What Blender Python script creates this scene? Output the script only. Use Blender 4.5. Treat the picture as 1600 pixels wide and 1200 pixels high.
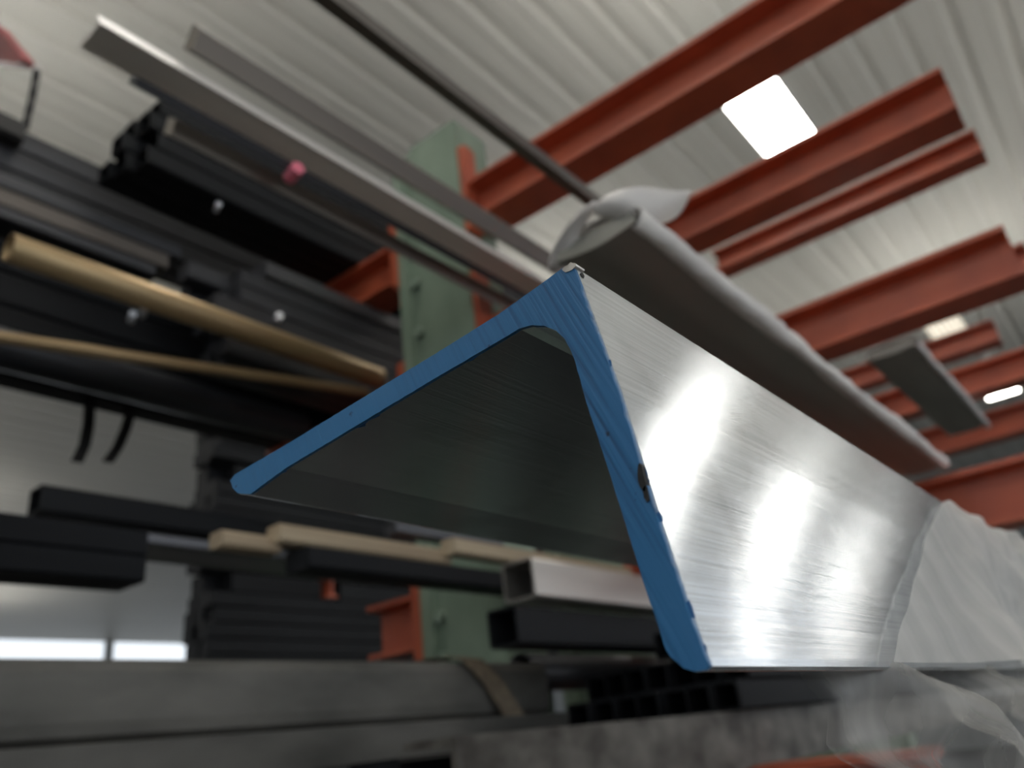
import bpy, bmesh, math, random
from mathutils import Vector, Matrix, noise
random.seed(7)
for o in list(bpy.data.objects): bpy.data.objects.remove(o, do_unlink=True)
S = bpy.context.scene
COL = S.collection
# ------------------------------------------------------------------ camera
F = 1280.0                      # focal length in pixels of the 1600 x 1200 frame
ZO = 1.55                       # eye height above the floor; heights below are relative to the eye
VY = Vector((1078, 445, F)).normalized()            # direction of the stored bars in the lens
VX = -Vector((-1852, 807, F)); VX = (VX - VY*VX.dot(VY)).normalized()
VZ = VX.cross(VY)
if VZ.y > 0: VZ = -VZ
def ray(px, py):
    c = Vector(((px-800)/F, (py-600)/F, 1.0))
    return Vector((VX.dot(c), VY.dot(c), VZ.dot(c)))
def at(px, py, X=None, Y=None, Z=None):
    """point on a vertical / level plane of the building that is seen at this pixel (z relative to the eye)"""
    r = ray(px, py)
    k = X/r.x if X is not None else (Y/r.y if Y is not None else Z/r.z)
    return r*k
cd = bpy.data.cameras.new('camera'); cam = bpy.data.objects.new('camera', cd); COL.objects.link(cam)
right = Vector((VX.x, VY.x, VZ.x)); down = Vector((VX.y, VY.y, VZ.y)); fwd = Vector((VX.z, VY.z, VZ.z))
M = Matrix((right, -down, -fwd)).transposed().to_4x4(); M.translation = (0, 0, ZO)
cam.matrix_world = M
cd.sensor_width = 36; cd.sensor_fit = 'HORIZONTAL'; cd.lens = 36*F/1600; cd.clip_start = .01; cd.clip_end = 300
cd.dof.use_dof = True; cd.dof.focus_distance = .225; cd.dof.aperture_fstop = 11.5; cd.dof.aperture_blades = 0
S.camera = cam
# ------------------------------------------------------------------ light
W = bpy.data.worlds.new('sky'); S.world = W; W.use_nodes = True
bg = W.node_tree.nodes['Background']; bg.inputs[0].default_value = (.86, .93, 1, 1); bg.inputs[1].default_value = 1.6
sd = bpy.data.lights.new('sun', 'SUN'); sun = bpy.data.objects.new('sun', sd); COL.objects.link(sun)
sd.energy = 1.2; sd.angle = .02; sd.color = (1, .96, .9)
sun.rotation_euler = (math.radians(20), math.radians(38), 0); sun.location = (12, -3, 12)
LAMP = 26.0
FILL_LAMPS = [(-5, -3), (-5, .8), (-5, 8.1), (-9, -3), (-9, .8), (-13, .8), (-17, 4.5), (-21, 5.5), (-25, 9), (-25, 5), (-1, -3), (-1, .8), (3, -3), (3, .4), (-5, 11.6), (-9, 12)]  # unseen lamps added to brighten the ceiling
S.view_settings.view_transform = 'Standard'; S.view_settings.look = 'None'
S.view_settings.gamma = 1; S.view_settings.exposure = -0.38; S.view_settings.use_curve_mapping = False
# ------------------------------------------------------------------ materials
def srgb(r, g, b):
    f = lambda c: (c/255/12.92 if c/255 <= .04045 else ((c/255+.055)/1.055)**2.4)
    return (f(r), f(g), f(b), 1)
def mix4(a, b, t): return tuple(a[i]*(1-t)+b[i]*t for i in range(3))+(1,)
def mat(name, c1, c2=None, rough=.5, metal=0., scale=8., stretch=(1, 1, 1), bump=0., spec=.5, rvar=0.):
    m = bpy.data.materials.new(name); m.use_nodes = True
    nt = m.node_tree; p = nt.nodes['Principled BSDF']
    p.inputs['Roughness'].default_value = rough; p.inputs['Metallic'].default_value = metal
    p.inputs['Specular IOR Level'].default_value = spec
    if c2 is None: c2 = mix4(c1, (0, 0, 0, 1), .2)
    tc = nt.nodes.new('ShaderNodeTexCoord'); mp = nt.nodes.new('ShaderNodeMapping'); mp.inputs['Scale'].default_value = stretch
    nz = nt.nodes.new('ShaderNodeTexNoise'); nz.inputs['Scale'].default_value = scale; nz.inputs['Detail'].default_value = 6
    rp = nt.nodes.new('ShaderNodeValToRGB'); rp.color_ramp.elements[0].position = .35; rp.color_ramp.elements[1].position = .68
    rp.color_ramp.elements[0].color = c2; rp.color_ramp.elements[1].color = c1
    L = nt.links.new
    L(tc.outputs['Object'], mp.inputs[0]); L(mp.outputs[0], nz.inputs['Vector']); L(nz.outputs['Fac'], rp.inputs[0]); L(rp.outputs[0], p.inputs['Base Color'])
    if bump:
        b = nt.nodes.new('ShaderNodeBump'); b.inputs['Strength'].default_value = bump; b.inputs['Distance'].default_value = .004
        L(nz.outputs['Fac'], b.inputs['Height']); L(b.outputs[0], p.inputs['Normal'])
    if rvar:
        mr = nt.nodes.new('ShaderNodeMapRange'); mr.inputs['To Min'].default_value = rough-rvar; mr.inputs['To Max'].default_value = rough+rvar
        L(nz.outputs['Fac'], mr.inputs['Value']); L(mr.outputs[0], p.inputs['Roughness'])
    return m
def emat(name, col, s):
    m = bpy.data.materials.new(name); m.use_nodes = True; nt = m.node_tree
    p = nt.nodes['Principled BSDF']; p.inputs['Base Color'].default_value = (.9, .9, .9, 1)
    p.inputs['Emission Color'].default_value = col; p.inputs['Emission Strength'].default_value = s
    return m
MT = {}
MT['ceiling'] = mat('ceiling_sheet_paint', (.70, .69, .645, 1), (.62, .61, .565, 1), .5, 0, 1.5, (6, .15, 1))
MT['floor'] = mat('concrete', (.10, .098, .092, 1), (.06, .059, .055, 1), .8, 0, .8)
MT['wall'] = mat('wall_sheet', (.42, .43, .42, 1), (.34, .35, .35, 1), .55, 0, 1.2)
MT['orange'] = mat('rack_orange_paint', (.46, .098, .042, 1), (.35, .072, .034, 1), .42, 0, 9, (1, 1, 1), .1)
MT['green'] = mat('rack_green_paint', (.225, .29, .215, 1), (.17, .225, .165, 1), .5, 0, 10, (1, 1, .4), .1)
MT['bolt'] = mat('bolt_green', (.32, .40, .31, 1), (.22, .29, .22, 1), .4, .2, 30)
MT['black'] = mat('black_steel', (.014, .015, .017, 1), (.006, .006, .007, 1), .55, 0, 14, (1, .08, 1), 0, .12)
MT['slate'] = mat('mill_scale_steel', (.065, .066, .074, 1), (.016, .016, .018, 1), .42, .4, 16, (1, .05, 1), 0)
MT['slate2'] = mat('grey_steel', (.15, .15, .16, 1), (.06, .06, .065, 1), .38, .75, 16, (1, .05, 1), 0)
MT['brownsteel'] = mat('weathered_flat_bar', (.24, .21, .18, 1), (.15, .13, .115, 1), .42, .6, 12, (1, .06, 1))
MT['alu'] = mat('mill_aluminium', (.62, .59, .55, 1), (.45, .43, .40, 1), .36, .9, 20, (1, .05, 1))
MT['palealu'] = mat('pale_extrusion', (.84, .79, .74, 1), (.76, .71, .66, 1), .45, .05, 20, (1, .05, 1))
MT['brass'] = mat('brass_tube', (.55, .40, .22, 1), (.33, .22, .11, 1), .42, .6, 14, (1, .1, 1))
MT['wood'] = mat('pale_timber', (.46, .37, .25, 1), (.30, .22, .14, 1), .6, 0, 16, (1, .1, 1))
MT['concrete_steel'] = mat('dusty_grey_steel', (.155, .148, .132, 1), (.07, .067, .06, 1), .6, .25, 14, (1, .35, 1), .25)
MT['rusty'] = mat('scuffed_channel_steel', (.23, .215, .19, 1), (.075, .066, .058, 1), .55, .4, 22, (1, .6, 1), .35)
MT['strap'] = mat('webbing_tan', (.21, .165, .11, 1), (.13, .10, .07, 1), .8, 0, 90)
MT['pink'] = mat('pink_marker_paint', (.95, .25, .33, 1), (.85, .18, .26, 1), .5)
MT['shiny'] = mat('glint_pale', (.85, .86, .9, 1), (.7, .72, .76, 1), .3, .3, 30)  # pale colour standing in for specular glints on bar ends
MT['bare'] = mat('bare_sawn_metal', (.78, .75, .70, 1), (.5, .46, .42, 1), .35, .8, 300)
MT['chip'] = mat('dark_burr', (.03, .028, .026, 1), (.015, .014, .013, 1), .6, .3, 400)
MT['paper'] = mat('white_wrapping_paper', (.74, .70, .66, 1), (.62, .58, .55, 1), .5, 0, 12, (1, .5, 1), .25)
MT['whitecase'] = mat('lamp_housing_white', (.8, .8, .78, 1), (.74, .74, .72, 1), .4)
MT['tube'] = emat('lamp_tube', (1, .97, .90, 1), LAMP)
MT['tube_dim'] = emat('lamp_tube_dim', (1, .90, .72, 1), .9)
MT['red'] = mat('dark_red_paint', (.30, .03, .035, 1), (.2, .02, .025, 1), .45)
MT['underwrap'] = mat('wrapped_bar_metal', (.33, .32, .285, 1), (.24, .235, .205, 1), .36, .45, 9, (1, .12, 1))
# translucent plastic film
def plastic(nm, d0, d1):
    m = bpy.data.materials.new(nm); m.use_nodes = True; nt = m.node_tree; nt.nodes.clear()
    L = nt.links.new; N = nt.nodes.new
    out = N('ShaderNodeOutputMaterial'); tr = N('ShaderNodeBsdfTransparent'); tr.inputs[0].default_value = (.96, .95, .93, 1)
    df = N('ShaderNodeBsdfDiffuse'); df.inputs[0].default_value = (.82, .79, .75, 1)
    tl = N('ShaderNodeBsdfTranslucent'); tl.inputs[0].default_value = (.82, .79, .75, 1)
    gl = N('ShaderNodeBsdfGlossy'); gl.inputs['Roughness'].default_value = .42
    m1 = N('ShaderNodeMixShader'); m1.inputs[0].default_value = .4; L(df.outputs[0], m1.inputs[1]); L(tl.outputs[0], m1.inputs[2])
    tc = N('ShaderNodeTexCoord'); mpf = N('ShaderNodeMapping'); mpf.inputs['Rotation'].default_value = (-.5, 0, 0); mpf.inputs['Scale'].default_value = (8, 34, 5); L(tc.outputs['Object'], mpf.inputs[0]); nz = N('ShaderNodeTexNoise'); nz.inputs['Scale'].default_value = 1; nz.inputs['Detail'].default_value = 4; L(mpf.outputs[0], nz.inputs['Vector'])
    mr = N('ShaderNodeMapRange'); mr.inputs['From Min'].default_value = .3; mr.inputs['From Max'].default_value = .7; mr.inputs['To Min'].default_value = d0; mr.inputs['To Max'].default_value = d1; L(nz.outputs['Fac'], mr.inputs['Value'])
    m2 = N('ShaderNodeMixShader'); L(mr.outputs[0], m2.inputs[0]); L(tr.outputs[0], m2.inputs[1]); L(m1.outputs[0], m2.inputs[2])
    m3 = N('ShaderNodeMixShader'); m3.inputs[0].default_value = .035; L(m2.outputs[0], m3.inputs[1]); L(gl.outputs[0], m3.inputs[2])
    L(m3.outputs[0], out.inputs[0]); return m
MT['plastic'] = plastic('plastic_film_layers', .42, .66); MT['plastic1'] = plastic('plastic_film_single', .02, .50)
# ------------------------------------------------------------------ mesh helpers (heights given relative to the eye)
def tag(o, label=None, cat=None, group=None, kind=None):
    if label: o['label'] = label
    if cat: o['category'] = cat
    if group: o['group'] = group
    if kind: o['kind'] = kind
    return o
def obj(name, vf, m, parent=None, smooth=False, origin=None):
    vs, fs = vf
    vs = [Vector(v) for v in vs]
    lo = Vector((min(v[i] for v in vs) for i in range(3))); hi = Vector((max(v[i] for v in vs) for i in range(3)))
    o0 = Vector(origin) if origin is not None else Vector(((lo.x+hi.x)/2, (lo.y+hi.y)/2, lo.z))
    me = bpy.data.meshes.new(name); me.from_pydata([v-o0 for v in vs], [], fs)
    bm = bmesh.new(); bm.from_mesh(me); bmesh.ops.recalc_face_normals(bm, faces=bm.faces); bm.to_mesh(me); bm.free()
    if smooth:
        for p in me.polygons: p.use_smooth = True
    me.materials.append(MT[m] if isinstance(m, str) else m)
    o = bpy.data.objects.new(name, me); COL.objects.link(o)
    w = o0+Vector((0, 0, ZO))
    if parent is not None:
        o.parent = parent; o.location = w-Vector(parent['_w'])
    else: o.location = w
    o['_w'] = list(w)
    return o
def thing(name, loc, label, cat, group=None):
    o = bpy.data.objects.new(name, None); COL.objects.link(o); o.empty_display_size = .05
    o.location = Vector(loc)+Vector((0, 0, ZO)); o['_w'] = list(o.location)
    return tag(o, label, cat, group)
def join(*vfs):
    V, Fc = [], []
    for v, f in vfs:
        n = len(V); V += list(v); Fc += [tuple(i+n for i in q) for q in f]
    return V, Fc
def prism(prof, a, b, axis='Y', cap=True):
    """prof: (u, v) outline; axis Y -> (x, z) outline extruded in y; X -> (y, z); Z -> (x, y)"""
    def P(u, v, t): return {'Y': (u, t, v), 'X': (t, u, v), 'Z': (u, v, t)}[axis]
    n = len(prof); V = [P(u, v, a) for u, v in prof]+[P(u, v, b) for u, v in prof]
    Fc = [(i, (i+1) % n, n+(i+1) % n, n+i) for i in range(n)]
    if cap: Fc += [tuple(range(n)), tuple(range(2*n-1, n-1, -1))]
    return V, Fc
def chbox(u0, u1, v0, v1, c=.0015):
    return [(u0+c, v0), (u1-c, v0), (u1, v0+c), (u1, v1-c), (u1-c, v1), (u0+c, v1), (u0, v1-c), (u0, v0+c)]
def ring(outer, inner, a, b, axis='Y'):
    def P(u, v, t): return {'Y': (u, t, v), 'X': (t, u, v), 'Z': (u, v, t)}[axis]
    n = len(outer); V = [P(u, v, t) for t in (a, b) for pr in (outer, inner) for u, v in pr]
    Fc = []
    for i in range(n):
        j = (i+1) % n
        Fc += [(i, j, 2*n+j, 2*n+i), (n+i, n+j, 3*n+j, 3*n+i), (i, j, n+j, n+i), (2*n+i, 2*n+j, 3*n+j, 3*n+i)]
    return V, Fc
def rtube(x0, x1, z0, z1, t, a, b, c=.004):
    return ring(chbox(x0, x1, z0, z1, c), chbox(x0+t, x1-t, z0+t, z1-t, c*.5), a, b)
def circ(cx, cz, r, n=16): return [(cx+r*math.cos(2*math.pi*i/n), cz+r*math.sin(2*math.pi*i/n)) for i in range(n)]
def pipe(cx, cz, r, t, a, b, n=16): return ring(circ(cx, cz, r, n), circ(cx, cz, r-t, n), a, b)
def rod(p0, p1, r, n=12, caps=True):
    p0, p1 = Vector(p0), Vector(p1); d = (p1-p0).normalized(); u = d.orthogonal().normalized(); w = d.cross(u)
    V = [p+u*(r*math.cos(2*math.pi*i/n))+w*(r*math.sin(2*math.pi*i/n)) for p in (p0, p1) for i in range(n)]
    Fc = [(i, (i+1) % n, n+(i+1) % n, n+i) for i in range(n)]
    if caps: Fc += [tuple(range(n)), tuple(range(n, 2*n))]
    return V, Fc
def sweep(pts, r, n=8):
    vf = [rod(pts[i], pts[i+1], r, n) for i in range(len(pts)-1)]
    return join(*vf)
def strip(pts, wdir, w, tdir, t):
    """flat strap: pts centre line, wdir width direction, tdir thickness direction"""
    wd, td = Vector(wdir)*w/2, Vector(tdir)*t/2; V = []
    for p in pts:
        p = Vector(p); V += [p-wd-td, p+wd-td, p+wd+td, p-wd+td]
    Fc = []
    for i in range(len(pts)-1):
        for k in range(4): Fc.append((4*i+k, 4*i+(k+1) % 4, 4*i+4+(k+1) % 4, 4*i+4+k))
    Fc += [(0, 1, 2, 3), tuple(4*(len(pts)-1)+k for k in (3, 2, 1, 0))]
    return V, Fc
def angle_prof(x, z, lx, lz, t, rot=0):
    """angle section: heel at (x, z), one leg lx along x, other lz along z (signed)"""
    sx, sz = (1 if lx > 0 else -1), (1 if lz > 0 else -1)
    p = [(0, 0), (lx, 0), (lx, sz*t), (sx*t*1.6, sz*t), (sx*t, sz*t*1.6), (sx*t, lz), (0, lz)]
    c, s = math.cos(rot), math.sin(rot)
    return [(x+a*c-b*s, z+a*s+b*c) for a, b in p]
def isec(yc, z0, h, bf, tf, tw):
    a, b = bf/2, tw/2
    return [(yc-a, z0), (yc+a, z0), (yc+a, z0+tf), (yc+b, z0+tf+.006), (yc+b, z0+h-tf-.006), (yc+a, z0+h-tf), (yc+a, z0+h), (yc-a, z0+h), (yc-a, z0+h-tf), (yc-b, z0+h-tf-.006), (yc-b, z0+tf+.006), (yc-a, z0+tf)]
# ------------------------------------------------------------------ the setting
FL = -ZO
def structure(o): o['kind'] = 'structure'; return o
structure(obj('floor', prism(chbox(-40, 30, -20, 40, .01), FL-.2, FL, 'Z'), 'floor'))
CZ, LZ = 5.6, 3.6
prof = []; x = -32.0; rp = .38
while x < 10.0:
    prof += [(x, CZ), (x+.11, CZ), (x+.135, CZ+.005), (x+.18, CZ+.005), (x+.205, CZ), (x+.26, CZ), (x+.29, CZ+.03), (x+.34, CZ+.03)]
    x += rp
prof += [(x, CZ)]
top = [(x, CZ+.05), (-32.0, CZ+.05)]
structure(obj('ceiling', prism(prof+top, -9, 33, 'Y', cap=False), 'ceiling'))
# side walls of ribbed sheet; the left one stops short of the eaves and leaves a daylight strip
def ribbed_wall(name, along, fixed, a, b, z0, z1, th=.05):
    pr = []; t = a
    while t < b:
        pr += [(t, 0), (t+.12, 0), (t+.14, .03), (t+.18, .03), (t+.2, 0)]; t += .4
    pr = pr+[(t, -th), (a, -th)]
    if along == 'Y': prf = [(fixed+d, u) for u, d in pr]
    else: prf = [(u, fixed-d) for u, d in pr]
    return structure(obj(name, prism(prf, z0, z1, 'Z'), 'wall'))
ribbed_wall('wall_left', 'Y', -32.0, -9, 33, FL, .3)
ribbed_wall('wall_far', 'X', 33.0, -32, 10, FL, CZ+.02)
ribbed_wall('wall_back_shade', 'X', -9.0, -32, -1.5, FL, CZ+.02)  # unseen wall, put in to keep sky light off the left stock
for i, yy in enumerate((8.2, 16, 24)):
    structure(obj('trim_%d' % (i+1), prism(chbox(-31.9, -31.7, yy-.15, yy+.15, .02), FL, CZ, 'Z'), 'wall'))
# ------------------------------------------------------------------ high bay lamps: open frames of six tubes hung on two wires
def lamp(cx, cy, w, l, label, bright=True, group=None):
    t = thing('high_bay_lamp', (cx, cy, LZ-.03), label, 'ceiling lamp', group)
    fr = []
    for sx in (-1, 1): fr.append(prism(chbox(cx+sx*(w/2+.012)-.008, cx+sx*(w/2+.012)+.008, LZ-.03, LZ+.03, .003), cy-l/2-.03, cy+l/2+.03))
    for sy in (-1, 1): fr.append(prism(chbox(cx-w/2-.02, cx+w/2+.02, LZ-.03, LZ+.03, .003), cy+sy*(l/2+.02)-.01, cy+sy*(l/2+.02)+.01))
    obj('frame', join(*fr), 'whitecase', t)
    n = 6
    for i in range(n):
        xx = cx-w/2+w*(i+.5)/n
        obj('lamp_tube', rod((xx, cy-l/2, LZ), (xx, cy+l/2, LZ), w/n*.47, 10), 'tube' if bright else 'tube_dim', t, True)
    for sy in (-1, 1): obj('wire', rod((cx, cy+sy*l/2, LZ+.03), (cx, cy+sy*l/2, CZ+.01), .003, 6), 'whitecase', t)
    return t
lamp(-.977, 4.53, .34, .9, 'bright white ceiling lamp between the two topmost orange arms')
q = at(1475, 508, Z=LZ); lamp(q.x, q.y, .34, .8, 'dim cream ceiling lamp just below the thick red arm near the right edge', False)
lamp(-.81, 11.6, .38, 1.05, 'small bright ceiling lamp low at the right edge of the picture')
for yy, xx in ((7.95, 2.75), (12.6, 3.6), (16.9, 3.9)):
    lamp(xx, yy, .46+.014*(yy-8), .9+.05*(yy-8), 'high bay lamp beyond the aisle, mirrored as a glare in the angle bar', True, 'lamp row mirrored in the angle bar')
for xx, yy in FILL_LAMPS:
    lamp(xx, yy, .40, .9, 'added fill lamp elsewhere under the roof, brightens the ceiling', True, 'added fill lamps')
# ------------------------------------------------------------------ rack uprights
CX0, CX1 = -1.285, -1.05
def hexbolt(p, r, d, ydir=-1):
    pr = [(p[0]+r*math.cos(math.pi/3*i), p[2]+r*math.sin(math.pi/3*i)) for i in range(6)]
    return prism(pr, p[1], p[1]+ydir*d)
def upright(yc, ztop, right_arms, left_arms, label, bolts=(), wy=.13, x0=CX0, x1=CX1):
    t = thing('rack_upright', ((x0+x1)/2, yc+wy/2, FL), label, 'rack upright')
    ya, yb = yc, yc+wy
    g = .012     # a shallow slotted groove down the face that is towards the camera
    pr = [(x0, ya), (x0+.035, ya), (x0+.037, ya+g), (x0+.072, ya+g), (x0+.074, ya), (x1, ya), (x1, yb), (x0, yb)]
    obj('column', prism(pr, FL, ztop, 'Z'), 'green', t)
    ym = yc+wy/2
    for (za, h, xt, br) in right_arms:
        a = obj('arm', prism(isec(ym, za, h, .105, .011, .012), x1, xt, 'X'), 'orange', t)
        z0, z1 = br
        obj('bracket', prism([(ym-.06, z0), (ym-.01, z0), (ym-.01, z1-.01), (ym-.02, z1), (ym-.05, z1), (ym-.06, z1-.01)], x1-.001, x1+.016, 'X'), 'orange', a)
    for (za, h, xt) in left_arms:
        a = obj('arm', prism(isec(ym, za, h, .105, .011, .012), xt, x0, 'X'), 'orange', t)
        obj('bracket', prism(chbox(ym-.075, ym+.075, za-.04, za+h+.06, .01), x0-.016, x0+.001, 'X'), 'orange', a)
    for z in bolts:
        obj('bolt', hexbolt((x0+.055, ya+g, z), .014, .016), 'bolt', t)
    return t
T1, T2, T3 = 1.29, .86, .35       # tops of the arms on the far side of the uprights
Y1 = 1.33
upright(Y1, 1.545, [(1.22, .12, .06, (1.19, 1.46)), (.83, .10, -.62, (.80, 1.08)), (-.18, .12, -.34, (-.2, 0.0)), (-.75, .12, .0, (-.8, -.55))],
        [(T1-.12, .12, -2.35), (T2-.12, .12, -1.86), (T3-.12, .12, -1.47), (-.32, .12, -2.35)],
        'pale green rack upright with bolted slots in the middle of the picture', (1.12, .98, .86, .62, .38, .285, .2))
upright(1.83, 1.2, [(1.22, .12, .0, (1.0, 1.2)), (.78, .12, -.01, (.74, .96)), (.30, .12, .0, (.28, .5))], [],
        'rack upright behind the wrapped bar carrying the thick red arms')
upright(3.04, 1.80, [(1.80, .10, .02, (1.6, 1.8)), (1.29, .11, .02, (1.2, 1.45)), (.94, .10, .05, (.9, 1.1))], [],
        'farther rack upright carrying the thin bright orange arm')
upright(3.95, 1.6, [(1.0, .12, .05, (1.0, 1.2)), (1.42, .1, -.2, (1.4, 1.6))], [],
        'farthest rack upright with short red arms at the right edge')
# ------------------------------------------------------------------ the angle bar with the blue painted end
HD = .21
HY = (ray(897, 417)*HD).y
zx = lambda a, b: (340+a*.5498, 400+b*.55)
outl = [(1000, 28), (1015, 31), (1040, 95), (1090, 230), (1145, 380), (1200, 560), (1250, 720), (1300, 870), (1350, 1020), (1395, 1140), (1403, 1165), (1393, 1178),
        (1360, 1182), (1325, 1172), (1290, 1142), (1275, 1120), (1250, 1040), (1215, 940), (1160, 760), (1100, 570), (1050, 420), (1017, 300), (1003, 265), (988, 238), (963, 214), (930, 201), (895, 199), (860, 209),
        (800, 245), (620, 350), (400, 482), (200, 602), (95, 678), (60, 676), (45, 660), (38, 638), (52, 620), (200, 534), (400, 412), (600, 291), (800, 166), (900, 95), (985, 33)]
HP = []
for a, b in outl:
    p = at(*zx(a, b), Y=HY); HP.append((p.x, p.z))
def hero_metal():
    m = bpy.data.materials.new('brushed_aluminium'); m.use_nodes = True; nt = m.node_tree; N = nt.nodes.new; L = nt.links.new
    p = nt.nodes['Principled BSDF']; out = nt.nodes['Material Output']
    p.inputs['Roughness'].default_value = .55
    gl = N('ShaderNodeBsdfAnisotropic'); gl.inputs['Roughness'].default_value = .175; gl.inputs['Anisotropy'].default_value = ANISO
    tg = N('ShaderNodeTangent'); tg.direction_type = 'UV_MAP'; tg.uv_map = 'across'; L(tg.outputs[0], gl.inputs['Tangent'])
    tc = N('ShaderNodeTexCoord')
    mp = N('ShaderNodeMapping'); mp.inputs['Scale'].default_value = (1500, 7, 1500); L(tc.outputs['Object'], mp.inputs[0])
    n1 = N('ShaderNodeTexNoise'); n1.inputs['Scale'].default_value = 1; n1.inputs['Detail'].default_value = 4; L(mp.outputs[0], n1.inputs['Vector'])
    bp = N('ShaderNodeBump'); bp.inputs['Strength'].default_value = .22; bp.inputs['Distance'].default_value = .0003; L(n1.outputs['Fac'], bp.inputs['Height']); L(bp.outputs[0], gl.inputs['Normal'])
    # smudges and scratches
    mp2 = N('ShaderNodeMapping'); mp2.inputs['Scale'].default_value = (38, 26, 20); mp2.inputs['Rotation'].default_value = (.5, 0, 0); L(tc.outputs['Object'], mp2.inputs[0])
    n2 = N('ShaderNodeTexNoise'); n2.inputs['Scale'].default_value = 1; n2.inputs['Detail'].default_value = 7; L(mp2.outputs[0], n2.inputs['Vector'])
    r2 = N('ShaderNodeValToRGB'); r2.color_ramp.elements[0].position = .30; r2.color_ramp.elements[1].position = .46
    r2.color_ramp.elements[0].color = (.70, .72, .74, 1); r2.color_ramp.elements[1].color = (.86, .89, .92, 1); L(n2.outputs['Fac'], r2.inputs[0])
    mp4 = N('ShaderNodeMapping'); mp4.inputs['Scale'].default_value = (1500, 2.6, 1500); L(tc.outputs['Object'], mp4.inputs[0])
    n4 = N('ShaderNodeTexNoise'); n4.inputs['Scale'].default_value = 1; n4.inputs['Detail'].default_value = 5; n4.inputs['Roughness'].default_value = .7; L(mp4.outputs[0], n4.inputs['Vector'])
    r4 = N('ShaderNodeValToRGB'); r4.color_ramp.elements[0].position = .32; r4.color_ramp.elements[1].position = .62
    r4.color_ramp.elements[0].color = (.82, .83, .83, 1); r4.color_ramp.elements[1].color = (1.1, 1.1, 1.1, 1); L(n4.outputs['Fac'], r4.inputs[0])
    mx4 = N('ShaderNodeMix'); mx4.data_type = 'RGBA'; mx4.blend_type = 'MULTIPLY'; mx4.inputs['Factor'].default_value = 1; L(r2.outputs[0], mx4.inputs['A']); L(r4.outputs[0], mx4.inputs['B'])
    L(mx4.outputs['Result'], gl.inputs['Color'])
    # dull oxide film under the polish
    p.inputs['Base Color'].default_value = (.55, .56, .57, 1)
    m0 = N('ShaderNodeMixShader'); m0.inputs[0].default_value = .12; L(gl.outputs[0], m0.inputs[1]); L(p.outputs[0], m0.inputs[2])
    # blue paint that ran a little over the sawn edge
    pb = N('ShaderNodeBsdfPrincipled'); pb.inputs['Base Color'].default_value = (.035, .13, .30, 1); pb.inputs['Roughness'].default_value = .45
    sp = N('ShaderNodeSeparateXYZ'); L(tc.outputs['Object'], sp.inputs[0])
    mp3 = N('ShaderNodeMapping'); mp3.inputs['Scale'].default_value = (150, 120, 150); L(tc.outputs['Object'], mp3.inputs[0])
    n3 = N('ShaderNodeTexNoise'); n3.inputs['Scale'].default_value = 1; n3.inputs['Detail'].default_value = 5; L(mp3.outputs[0], n3.inputs['Vector'])
    a1 = N('ShaderNodeMath'); a1.operation = 'MULTIPLY'; a1.inputs[1].default_value = .0090; L(n3.outputs['Fac'], a1.inputs[0])
    a2 = N('ShaderNodeMath'); a2.operation = 'SUBTRACT'; a2.inputs[1].default_value = .0047; L(a1.outputs[0], a2.inputs[0])
    a3 = N('ShaderNodeMath'); a3.operation = 'LESS_THAN'; L(sp.outputs['Y'], a3.inputs[0]); L(a2.outputs[0], a3.inputs[1])
    m1 = N('ShaderNodeMixShader'); L(a3.outputs[0], m1.inputs[0]); L(m0.outputs[0], m1.inputs[1]); L(pb.outputs[0], m1.inputs[2])
    L(m1.outputs[0], out.inputs[0])
    return m
ANISO = -.77
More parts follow.
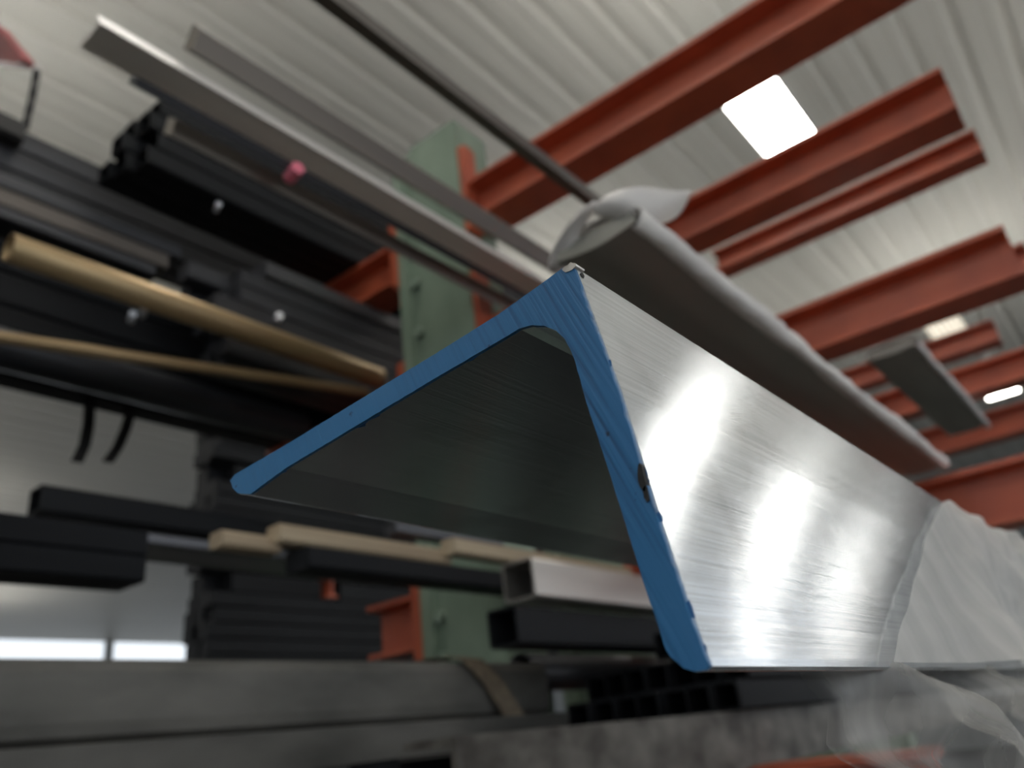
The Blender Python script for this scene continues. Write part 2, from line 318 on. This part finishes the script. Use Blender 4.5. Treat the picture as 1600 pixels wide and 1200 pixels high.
def hero_paint():
    m = bpy.data.materials.new('blue_end_paint'); m.use_nodes = True; nt = m.node_tree; N = nt.nodes.new; L = nt.links.new
    p = nt.nodes['Principled BSDF']; p.inputs['Roughness'].default_value = .42
    tc = N('ShaderNodeTexCoord')
    mr = N('ShaderNodeMapping'); mr.inputs['Rotation'].default_value = (0, math.radians(21), 0); L(tc.outputs['Object'], mr.inputs[0])
    mp = N('ShaderNodeMapping'); mp.inputs['Scale'].default_value = (620, 1, 14); L(mr.outputs[0], mp.inputs[0])
    n1 = N('ShaderNodeTexNoise'); n1.inputs['Scale'].default_value = 1; n1.inputs['Detail'].default_value = 4; L(mp.outputs[0], n1.inputs['Vector'])
    r1 = N('ShaderNodeValToRGB'); e = r1.color_ramp.elements; e[0].position = .30; e[0].color = (.012, .070, .165, 1); e[1].position = .50; e[1].color = (.024, .138, .305, 1)
    k = e.new(.70); k.color = (.030, .145, .32, 1); k = e.new(.76); k.color = (.16, .33, .52, 1)
    L(n1.outputs['Fac'], r1.inputs[0])
    # the brush left streaks near the heel and on the short leg; the long leg is smooth
    sx = N('ShaderNodeSeparateXYZ'); L(tc.outputs['Object'], sx.inputs[0])
    ms = N('ShaderNodeMapRange'); ms.inputs['From Min'].default_value = -.075; ms.inputs['From Max'].default_value = -.012; ms.inputs['To Min'].default_value = .12; L(sx.outputs['X'], ms.inputs['Value'])
    mk = N('ShaderNodeMix'); mk.data_type = 'RGBA'; L(ms.outputs[0], mk.inputs['Factor']); mk.inputs['A'].default_value = (.028, .160, .350, 1); L(r1.outputs[0], mk.inputs['B'])
    n2 = N('ShaderNodeTexNoise'); n2.inputs['Scale'].default_value = 220; n2.inputs['Detail'].default_value = 3; L(tc.outputs['Object'], n2.inputs['Vector'])
    r2 = N('ShaderNodeValToRGB'); r2.color_ramp.elements[0].position = .25; r2.color_ramp.elements[1].position = .31
    r2.color_ramp.elements[0].color = (.12, .14, .18, 1); r2.color_ramp.elements[1].color = (1, 1, 1, 1); L(n2.outputs['Fac'], r2.inputs[0])
    mx = N('ShaderNodeMix'); mx.data_type = 'RGBA'; mx.blend_type = 'MULTIPLY'; mx.inputs['Factor'].default_value = 1; L(mk.outputs['Result'], mx.inputs['A']); L(r2.outputs[0], mx.inputs['B'])
    L(mx.outputs['Result'], p.inputs['Base Color'])
    bp = N('ShaderNodeBump'); bp.inputs['Strength'].default_value = .35; bp.inputs['Distance'].default_value = .0006; L(n1.outputs['Fac'], bp.inputs['Height']); L(bp.outputs[0], p.inputs['Normal'])
    return m
hx = HP[0]
HERO = thing('angle_bar', (hx[0]-.04, HY+.6, min(z for _, z in HP)), 'bright brushed aluminium angle bar with a blue painted end, in front of everything', 'angle bar')
HL = 1.9
hb = obj('angle_body', prism(HP, HY+.0006, HY+HL), hero_metal(), HERO, origin=(hx[0], HY, hx[1]))
uv = hb.data.uv_layers.new(name='across')
for poly in hb.data.polygons:
    nrm = poly.normal; ac = Vector((0, 1, 0)).cross(nrm)
    if ac.length < .1: ac = Vector((1, 0, 0))
    ac.normalize(); al = Vector((0, 1, 0))
    for li in poly.loop_indices:
        co = hb.data.vertices[hb.data.loops[li].vertex_index].co
        uv.data[li].uv = (co.dot(ac)*4, co.dot(al)*.4)
# paint skin: the same outline, finely resampled with a slightly ragged rim
RP = []
for i in range(len(HP)):
    a, b = Vector(HP[i]), Vector(HP[(i+1) % len(HP)]); n = max(1, int((b-a).length/.0012))
    for k in range(n):
        p = a.lerp(b, k/n); d = (b-a).normalized(); nn = Vector((d.y, -d.x))
        jit = -(.00045 if 2 <= i <= 9 else .00012)-(.00045*max(0, noise.noise(Vector((p.x*420, p.y*420, 3)))+.25) if 2 <= i <= 9 else .00012*noise.noise(Vector((p.x*500, p.y*500, 3))))
        RP.append(tuple(p-nn*jit))
paint = tag(obj('painted_end', prism(RP, HY-.0004, HY+.0012), hero_paint(), HERO, origin=(hx[0], HY, hx[1])), 'blue painted sawn end with streaks')
def blob(cx, cy, r, seed, y, d, n=14, sx=1., sz=1.):
    p = at(cx, cy, Y=HY); pr = []
    for i in range(n):
        a = 2*math.pi*i/n; rr = r*(1+.5*noise.noise(Vector((math.cos(a)*1.7+seed, math.sin(a)*1.7, seed))))
        pr.append((p.x+rr*sx*math.cos(a), p.z+rr*sz*math.sin(a)))
    return prism(pr, y, y+d)
tag(obj('paint_chip', blob(1005, 748, .0009, 1, HY-.0008, .003, sz=3.2), 'chip', HERO), 'dark chip in the paint edge')
obj('paint_chip', blob(1012, 772, .0007, 4, HY-.0008, .003, sz=2.4), 'chip', HERO)
tag(obj('bare_corner', blob(892, 419, .0015, 7, HY-.0007, .004, sx=1.5, sz=.7), 'bare', HERO), 'bare metal burr at the sawn corner')
def faceblob(cx, cy, r, seed, sx=1., sz=1., m='chip'):
    # small mark standing a hair proud of the bright outer face
    a, b = Vector((HP[1][0], 0, HP[1][1])), Vector((HP[9][0], 0, HP[9][1]))
    dn = (b-a).normalized(); nr = Vector((-dn.z, 0, dn.x)); nr = nr if nr.x > 0 else -nr
    rr = ray(cx, cy); P = rr*(a.dot(nr)/rr.dot(nr)); V = []
    n = 10
    for k in (-.0006, .0003):
        for i in range(n):
            t = 2*math.pi*i/n; q = r*(1+.5*noise.noise(Vector((math.cos(t)*2+seed, math.sin(t)*2, seed))))
            V.append(P+Vector((0, 1, 0))*(q*sx*math.cos(t))+dn*(q*sz*math.sin(t))+nr*k)
    return V, [(i, (i+1) % n, n+(i+1) % n, n+i) for i in range(n)]+[tuple(range(n)), tuple(range(2*n-1, n-1, -1))]
obj('pit_mark', faceblob(909, 431, .0009, 2), 'chip', HERO)
# ------------------------------------------------------------------ loose plastic film over the far part of the angle bar
heel = Vector(HP[1]); foot = Vector(HP[10]); lt = Vector(HP[36])
FT = at(1478, 792, X=heel[0]).y; FF = at(1385, 1042, Z=foot[1]).y
def film_cover():
    # stations around the bar: over the top flange, the heel, then down the bright face
    sec = [lt.lerp(heel, k/8)+Vector((0, .003)) for k in range(8)]+[heel.lerp(foot, k/22)+Vector((.002, .001)) for k in range(23)]
    V = []; n = len(sec); mc = 60
    for j in range(mc):
        for i, s in enumerate(sec):
            t = max(0, (i-8)/22)
            ys = FT+.06*max(0, 8-i)/8+(FF-FT)*t**.85+.006*noise.noise(Vector((t*6, 1, 1)))
            y = ys+1.2*(j/(mc-1))**1.5
            near = max(0, 1-(y-ys)/.20)
            # diagonal folds that fan out from the heel
            w = (y-FT)*26+t*5.5
            f = .5+.5*math.sin(w+1.5*noise.noise(Vector((y*4, t*2, 5))))
            f = f**3*.014*(.3+t)+.012*max(0, noise.noise(Vector((y*7, t*2.5, 3)))+.3)+.006*noise.noise(Vector((y*22, t*9, 8)))
            off = .75*max(.0008, f)*(1-.9*near)+.0006
            if i < 8: V.append((s[0], y, s[1]+off*1.5+.010*(1-near)*(1-abs(i-4)/5)))
            else: V.append((s[0]+off, y, s[1]+off*.8*(1-t)))
    return V, [(j*n+i, j*n+i+1, (j+1)*n+i+1, (j+1)*n+i) for j in range(mc-1) for i in range(n-1)]
def film_skirt():
    # the loose end of the film that hangs out from under the bar
    xs = foot[0]-.022; ya = at(1222, 1040, X=xs).y; yb = at(1335, 1200, X=xs+.02).y; zb = at(1335, 1200, X=xs+.02).z
    V = []; n = 24; mc = 54
    for j in range(mc):
        for i in range(n):
            t = i/(n-1)*2.4; z = foot[1]+.012+(zb-foot[1]-.012)*t
            ys = ya+(yb-ya)*t+.008*noise.noise(Vector((t*4, 2, 2)))
            y = ys+.95*(j/(mc-1))**1.4
            w = (y-ya)*44-t*2.2
            f = .5+.5*math.sin(w+2.2*noise.noise(Vector((y*6, t*.8, 5))))
            off = f**2.5*.020+.012*noise.noise(Vector((y*14, t*2.5, 8)))
            V.append((xs+.02*t+off*min(1, t*3+.1), y, z))
    return V, [(j*n+i, j*n+i+1, (j+1)*n+i+1, (j+1)*n+i) for j in range(mc-1) for i in range(n-1)]
FILM = thing('plastic_film', (foot[0]+.01, FT+.4, foot[1]), 'crumpled clear plastic film draped over the right end of the bright angle bar', 'plastic film')
for nm, vf, pm in (('film_cover', film_cover(), 'plastic'), ('film_skirt', film_skirt(), 'plastic1')):
    fo = obj(nm, vf, pm, FILM, True)
# ------------------------------------------------------------------ paper wrapped bar above the angle bar
def wrapped(name, right0, left0, y1, label, mat_under='underwrap', hgt=.017, flaps=True):
    y0 = right0.y; xr, xl, z = right0.x, left0.x, right0.z
    t = thing(name, ((xr+xl)/2, (y0+y1)/2, z), label, 'wrapped bar')
    n = 10; pr = []
    for i in range(n+1):
        u = i/n; pr.append((xl+(xr-xl)*u, z-.006*math.sin(u*math.pi)))
    pr += [(xr-.004, z+hgt*.8), (xl+.004, z+hgt*.8)]
    obj('bar', prism(pr, y0+.01, y1), mat_under, t, False)
    # paper up the side that faces the camera and over the top
    V = []; sec = [(xr-.008, z-.0050), (xr+.002, z-.002), (xr+.007, z+.005), (xr+.007, z+.011), (xr+.003, z+hgt), (xr-.02, z+hgt+.006), ((xr+xl)/2, z+hgt+.008), (xl, z+hgt+.004), (xl-.004, z+.012), (xl+.004, z-.001)]
    m = 40; ns = len(sec)
    for j in range(m+1):
        y = y0+.012+(y1-y0+.02)*j/m
        for i, (sx, sz) in enumerate(sec):
            k = .006*noise.noise(Vector((i*.7, y*6, z*3)))+.004*noise.noise(Vector((i*1.9, y*17, 1)))
            V.append((sx+max(-.002, k)*(1 if i < 5 else .4), y, sz+k*.8*(i not in (0, 9))))
    Fc = [(j*ns+i, j*ns+i+1, (j+1)*ns+i+1, (j+1)*ns+i) for j in range(m) for i in range(ns-1)]
    w = obj('paper_wrap', (V, Fc), 'paper', t, True); mo = w.modifiers.new('thick', 'SOLIDIFY'); mo.thickness = .0012
    if flaps:
        def flap(pts, nm):
            # pts: rows of pixel, depth(Y) pairs lofted into a sheet
            V = []; c = len(pts[0])
            for row in pts:
                for (px, py, yy) in row: V.append(at(px, py, Y=yy))
            Fc = [(r*c+i, r*c+i+1, (r+1)*c+i+1, (r+1)*c+i) for r in range(len(pts)-1) for i in range(c-1)]
            o = obj(nm, (V, Fc), 'paper', w, True); s = o.modifiers.new('sub', 'SUBSURF'); s.levels = s.render_levels = 2
            s = o.modifiers.new('thick', 'SOLIDIFY'); s.thickness = .0012
        flap([[(918, 335, y0), (960, 345, y0+.01), (1005, 356, y0+.03), (1030, 352, y0+.07), (1062, 342, y0+.13)],
              [(935, 312, y0-.01), (970, 318, y0-.01), (1010, 326, y0+.02), (1045, 320, y0+.06), (1078, 305, y0+.12)],
              [(958, 299, y0), (985, 292, y0), (1015, 291, y0+.03), (1050, 300, y0+.07), (1084, 295, y0+.13)]], 'paper_flap')
        flap([[(850, 425, y0+.03), (880, 420, y0+.02), (905, 400, y0+.02)],
              [(866, 380, y0), (884, 372, y0), (902, 372, y0+.01)],
              [(893, 345, y0-.01), (905, 342, y0), (915, 348, y0+.01)],
              [(925, 312, y0), (932, 315, y0), (940, 322, y0+.01)]], 'paper_flap')
    return t
wr = at(985, 338, Z=.445); wl = at(868, 408, Z=.445)
wl.y = wr.y
wrapped('wrapped_bar', wr, wl, 1.86, 'long dark flat bar wrapped in white paper just above the bright angle bar')
wr2 = at(1430, 535, X=-.30); wl2 = Vector((wr2.x-.13, wr2.y, wr2.z))
wrapped('wrapped_bar', wr2, wl2, wr2.y+1.0, 'small paper wrapped bar under the thick red arm at the right', 'underwrap', .022, False)
# ------------------------------------------------------------------ loose bars on the near side
def bar(name, vf, m, label, cat, group=None, smooth=False): return tag(obj(name, vf, m, None, smooth), label, cat, group)
def pprof(pts, Y): return [(at(a, b, Y=Y).x, at(a, b, Y=Y).z) for a, b in pts]
# long pale angle: bright upright leg, dark underside
y = .38
h0, h1, h2, h3 = at(157, 36, Y=y), at(152, 18, Y=y), at(124, 74, Y=y), at(128, 79, Y=y)
A0, A1, B0 = Vector((h0.x, h0.z)), Vector((h1.x, h1.z)), Vector((h2.x, h2.z))
up = (A1-A0); lf = (B0-A0)
A1 = A0+up.normalized()*.030; tk = .005
pr = [tuple(A0), tuple(A1), tuple(A1+lf.normalized()*tk), tuple(A0+lf.normalized()*tk+up.normalized()*tk), tuple(B0+up.normalized()*tk), tuple(B0)]
bar('angle_bar', prism(pr, y, 2.0), 'palealu', 'long pale angle bar crossing the upper left with a bright top edge', 'angle bar')
y = .52
pr = pprof([(302, 36), (312, 44), (300, 78), (286, 76)], y)
bar('flat_bar', prism(pr, y, 1.75), 'brownsteel', 'short dark grey flat bar above the long pale angle bar', 'flat bar')
p0, p1 = at(455, -45, Z=.95), at(935, 318, Z=.95)
pr = pprof([(490, -8), (520, -4), (512, 18), (484, 14)], p0.y+.1)
cx = (p0.x+p1.x)/2
bar('flat_bar', prism([(cx-.012, .94), (cx+.010, .937), (cx+.013, .957), (cx-.009, .96)], .2, 1.55), 'brownsteel', 'thin grey bar running from the top edge down to the paper wrap', 'flat bar')
y = .44
pr = pprof([(206, 118), (216, 120), (210, 134), (200, 130)], y)
t = thing('round_bar', (pr[0][0], .8, pr[2][1]), 'thin dark bar with a pink marked end under the pale angle bar', 'bar')
obj('bar', prism(pr, y, 1.5), 'slate', t)
q = at(466, 262, X=pr[0][0]+.03); obj('pink_end', rod((q.x, q.y, q.z), (q.x-.034, q.y+.006, q.z), .012), 'pink', t)
y = .53
pr = pprof([(263, 182), (276, 186), (268, 212), (255, 208)], y)
bar('flat_bar', prism(pr, y, 1.44), 'brownsteel', 'brownish flat bar between the pale angle bar and the black bundle', 'flat bar')
# timber / brass strips at knee height of the picture, near side
for i, (a, b, c, d, yy, ye, m, lab) in enumerate([
        (435, 818, 447, 842, .745, 1.12, 'wood', 'longest pale timber strip lying under the blue ended bar'),
        (345, 828, 357, 848, .66, .76, 'wood', 'short stub of pale timber left of the longer strip'),
        (706, 840, 716, 862, 1.10, 1.72, 'wood', 'pale timber strip running behind the open end of the angle bar')]):
    P, Q = at(a, b, Y=yy), at(c, d, Y=yy)
    w = .028
    bar('timber_strip', prism(chbox(P.x-w, P.x+.006, Q.z, P.z, .004), yy, ye), m, lab, 'timber strip', 'timber strips')
P = at(440, 850, Y=.745); bar('flat_bar', prism(chbox(-1.03, P.x+.02, P.z-.035, P.z-.002, .004), .78, 1.72), 'black', 'black flat bar lying under the pale timber strips', 'flat bar')
P = at(560, 812, X=-1.0); bar('flat_bar', prism(chbox(-1.04, -1.01, P.z-.006, P.z+.014, .003), 1.0, 1.3), 'slate2', 'bluish steel bar peeping out behind the longest timber strip', 'flat bar')
# square tubes
def sqt(px, py, qx, qy, Y, ye, t, m, lab, grp=None, wx=None):
    P, Q = at(px, py, Y=Y), at(qx, qy, Y=Y); h = P.z-Q.z
    w = wx or h
    x1 = Q.x
    return bar('square_tube', rtube(x1-w, x1, Q.z, P.z, t, Y, ye), m, lab, 'square tube', grp)
sqt(835, 868, 838, 932, 1.07, 2.3, .004, 'alu', 'light sided square tube with a black open end, topmost below the angle bar')
sqt(808, 944, 812, 1006, 1.01, 2.3, .004, 'black', 'dark square tube under the light sided square tube')
k = 0
for r in range(3):
    for c in range(7):
        P = at(1165, 1108, Y=1.32)
        s = .046
        x1 = P.x-c*(s+.001)+.0; z0 = P.z+r*(s+.001)
        if r == 2 and c > 2: continue
        yy = 1.30+.03*random.random()+(.05 if r == 1 else 0)
        bar('square_tube', rtube(x1-s, x1, z0, z0+s, .0045, yy, 3.4, .003), 'black', 'black square tube in the stack under the foot of the angle bar', 'square tube', 'small black square tubes')
# dusty box beam, the strap around it and the pipe behind
y = .12
Pt, Pb = at(300, 1028, X=-.93), at(300, 1140, X=-.93)
bz1, bz0 = Pt.z, Pb.z-.006
pr = [(-1.04, bz0), (-.94, bz0), (-.932, bz0+.006), (-.93, bz0+.02), (-.93, bz1-.015), (-.934, bz1-.004), (-.945, bz1), (-1.04, bz1)]
bar('box_beam', prism(pr, y, 1.28), 'concrete_steel', 'large dusty grey box beam along the bottom left', 'beam')
bar('flat_bar', prism([(-.97, bz0-.055), (-.915, bz0-.055), (-.91, bz0-.05), (-.905, bz0-.004), (-.925, bz0-.002), (-.97, bz0-.002)], .12, 1.3), 'concrete_steel', 'narrow grey bar directly below the large box beam', 'flat bar')
bar('pipe', pipe(-.99, bz1-.01, .035, .004, 1.285, 2.3, 20), 'slate2', 'shiny pipe end peeping out past the box beam', 'pipe', None, True)
sx = [at(735, 1022, X=-.925), at(770, 1065, X=-.920), at(800, 1112, X=-.918)]
pts = [Vector((-1.02, sx[0].y-.05, bz1+.008)), Vector((-.945, sx[0].y-.02, bz1+.008)), Vector((-.924, sx[0].y, bz1+.001)), sx[1], sx[2], sx[2]+Vector((.002, .02, -.03))]
bar('webbing_strap', strip(pts, (0, 1, 0), .05, (1, 0, .3), .004), 'strap', 'tan webbing strap slung over the grey box beam', 'strap')
# scuffed channel at the bottom
y = .655
P = at(712, 1150, X=-.60); zt = P.z; zb = zt-.085; xa = -.60; w = .075
pr = [(xa, zt), (xa, zb), (xa-w, zb), (xa-w, zb+.008), (xa-.008, zb+.010), (xa-.008, zt-.010), (xa-w, zt-.008), (xa-w, zt)]
bar('steel_channel', prism(pr, P.y, 4.2), 'rusty', 'scuffed steel channel along the bottom edge of the picture', 'channel')
bar('flat_bar', prism(chbox(-.765, -.685, zb+.006, zb+.072, .004), at(622, 1165, X=-.685).y, 2.0), 'black', 'black bar end sticking out beside the scuffed channel', 'flat bar')
# ------------------------------------------------------------------ stock on the far side of the uprights
def stack(x0, z0, nx, nz, s, ya, ye, jit, m, label, group, kind='solid', name='square_bar', cat='bar', stair=0.):
    for r in range(nz):
        for c in range(nx):
            xx = x0-(c+1)*(s+.002); z = z0+r*(s+.0005)
            yy = ya+stair*r+random.uniform(-jit, jit)
            vf = prism(chbox(xx, xx+s, z, z+s, s*.08), yy, ye) if kind == 'solid' else rtube(xx, xx+s, z, z+s, .004, yy, ye)
            bar(name, vf, m, label, cat, group)
stack(-1.44, T1, 3, 5, .05, .69, 2.4, .03, 'black', 'black square bar in the bundle behind the green upright, upper left', 'black bundle of the upper arms', 'tube', stair=.02)
stack(-1.74, T1, 2, 3, .062, .10, 2.4, .02, 'slate', 'long dark steel bar leaving the picture at the upper left', 'long dark bars of the upper arms')
upright(-.42, 1.5, [], [(.998, .12, -2.0), (T2-.12, .12, -1.86), (T3-.12, .12, -1.58)], 'rack upright beside the photographer, left of the picture')
for i, (pa, pb, m, lab) in enumerate([((0, 268), (0, 290), 'slate2', 'blue grey'), ((0, 292), (0, 318), 'brownsteel', 'brown'), ((0, 320), (0, 338), 'slate2', 'plain grey')]):
    za, zb = at(*pa, X=-1.60).z, at(*pb, X=-1.60).z
    bar('flat_bar', prism(chbox(-1.72, -1.60, zb, za, .003), -.5, .90-.03*i), m, 'long %s flat bar under the dark bars at the left edge' % lab, 'flat bar')
stack(-1.40, T2, 3, 5, .045, .93, 2.4, .06, 'slate', 'dark square bar ending in the stepped bundle left of the green upright', 'stepped bundle of the middle arms', stair=-.012)
bar('flat_bar', prism(chbox(-1.50, -1.395, T2+.228, T2+.268, .004), 1.0, 2.4), 'slate2', 'grey flat bar on top of the stepped bundle left of the upright', 'flat bar')
gx = -1.345; q = at(14, 382, X=gx)
bar('brass_tube', pipe(gx, T2+.026, .026, .004, q.y, 1.3, 20), 'brass', 'golden brass tube with a round open end at the left', 'tube', None, True)
a, b = at(0, 527, X=-1.35), at(580, 614, X=-1.35); d = (b-a)
bar('brass_rod', rod(a-d*.4, b-d*.02, .011), 'brass', 'thin golden rod below the brass tube, slanting gently', 'rod', None, True)
stack(-1.62, T2, 3, 3, .075, .05, 2.6, .02, 'black', 'dark bar in the long bundle above the hanging straps', 'long black bars of the middle arms')
bar('pipe', pipe(-1.55, T2-.06, .04, .005, -.25, 1.22, 20), 'slate', 'dark grey pipe under the thin golden rod', 'pipe', None, True)
# lower arms
q = at(56, 746, Y=.61); stack(-1.50, T3+.135, 1, 1, .05, .61, 2.4, 0, 'black', 'black square tube with its open end near the left edge', 'lone tube', 'tube', 'square_tube', 'square tube')
bar('flat_bar', prism(chbox(-1.62, -1.49, T3+.095, T3+.118, .004), .2, 2.4), 'slate2', 'grey flat bar below the lone black square tube at the left', 'flat bar')
stack(-1.40, T3, 2, 2, .046, -.4, .76, 0, 'black', 'black bar of the short bundle above the daylight strip', 'short black bundle')
# hanging dark straps against the ceiling
for (pts, lab) in ((((141, 600), (140, 632), (138, 665), (132, 695), (120, 722)), 'dark hanging strap, left of the pair against the light ceiling'),
                   (((214, 612), (205, 640), (196, 670), (184, 698), (168, 722)), 'dark hanging strap, right of the pair against the light ceiling')):
    P = [at(x, yy, X=-1.83) for x, yy in pts]
    bar('hanging_strap', strip(P, (0, 1, 0), .026, (1, 0, 0), .006), 'chip', lab, 'strap')
# hook at the top left
hk = [at(x, yy, X=-1.72) for x, yy in ((58, 108), (55, 128), (50, 155), (44, 180), (40, 198), (20, 205), (0, 198))]
t = thing('rack_hook', hk[4], 'thin dark hook with a pale knob at the upper left edge', 'hook')
obj('hook_rod', sweep(hk, .009), 'chip', t, True)
obj('hook_foot', prism(chbox(hk[6].x-.02, hk[4].x+.02, hk[5].z-.03, hk[5].z+.03, .008), hk[6].y-.02, hk[5].y+.02), 'chip', t)
bpy.ops.mesh.primitive_uv_sphere_add(segments=16, ring_count=10, radius=.011)
sp = bpy.context.object; sp.name = 'knob'; sp.data.name = 'knob'; sp.parent = t; sp.location = hk[0]+Vector((0, 0, ZO))-Vector(t['_w']); sp.data.materials.append(MT['paper'])
# red beam tip in the corner
q0 = [at(x, yy, Y=.62) for x, yy in ((-60, 0), (-5, 40), (36, 92), (30, 98), (-60, 90))]
bar('beam_tip', prism([(p.x, p.z) for p in q0], .62, .66), 'red', 'dark red beam tip cut off by the upper left corner', 'beam')
# stub bar ends with their round glints painted in as pale colour
for i, (px, py, X, lab) in enumerate([(342, 318, -1.46, 'pale round bar end painted as a glint on the black bundle'), (208, 490, -1.36, 'pale rod end painted as a glint below the brass tube'),
                                      (226, 482, -1.38, 'smaller pale rod end beside the one painted as a glint'), (437, 493, -1.38, 'pale round bar end painted as a glint above the brass tube')]):
    P = at(px, py, X=X); r = .007 if i != 3 else .009
    vf = rod((P.x, P.y, P.z), (P.x-.03, P.y+.012, P.z+.002), r, 14)
    bar('rod_end_glint', vf, 'shiny', lab, 'rod')
# ------------------------------------------------------------------ unseen black plate added on the lower arms to block light from below
for i, (x0, x1, z, lab) in enumerate(((-1.03, -.02, -.63, 'added black plates under the picture, blocking light from the floor'), (-2.35, -1.31, -.20, 'added black plates low behind the upright, blocking light from below'))):
    t = thing('shade_plates', ((x0+x1)/2, 1.2, z), lab, 'light blocking plate')
    for k in range(5):
        o = random.uniform(-.01, .01)
        obj('plate', prism(chbox(x0+.02+o, x1-.02+o, z+k*.013, z+k*.013+.012, .001), -.9+o, 3.6+o), 'black', t)
# ------------------------------------------------------------------ another rack of dark stock, farther left
fx = -4.2
t = thing('rack_upright', (fx, 3.2, FL), 'dim far rack upright left of the green one, among black stock', 'rack upright')
obj('column', prism(chbox(fx-.15, fx+.05, 3.2, 3.35, .01), FL, 2.4, 'Z'), 'green', t)
for z in (.35, .965, 1.58): obj('arm', prism(isec(3.27, z, .12, .08, .012, .012), fx+.05, fx+.33, 'X'), 'orange', t)
for z in (.47, 1.085, 1.70):
    for r in range(6):
        for c in range(3):
            sz = .08; xx = fx+.07+c*(sz+.004); zz = z+r*(sz+.001)
            bar('square_bar', prism(chbox(xx, xx+sz, zz, zz+sz, .006), 2.45+.05*random.random(), 8.5), 'black', 'black bar stacked on the far rack behind the green upright', 'bar', 'far black stock')
    for c in range(2):
        xx = fx+.08+c*.12; zz = z+.487
        bar('square_bar', prism(chbox(xx, xx+.11, zz, zz+.108, .006), 2.5+.1*c, 3.2), 'black', 'short black bar on top of the far stock behind the green upright', 'bar', 'short far black stock')
        bar('square_bar', prism(chbox(xx, xx+.11, zz, zz+.108, .006), 3.35, 8.4), 'black', 'black bar on top of the far stock beyond the far upright', 'bar', 'far top stock')
for o in bpy.data.objects:
    if '_w' in o: del o['_w']
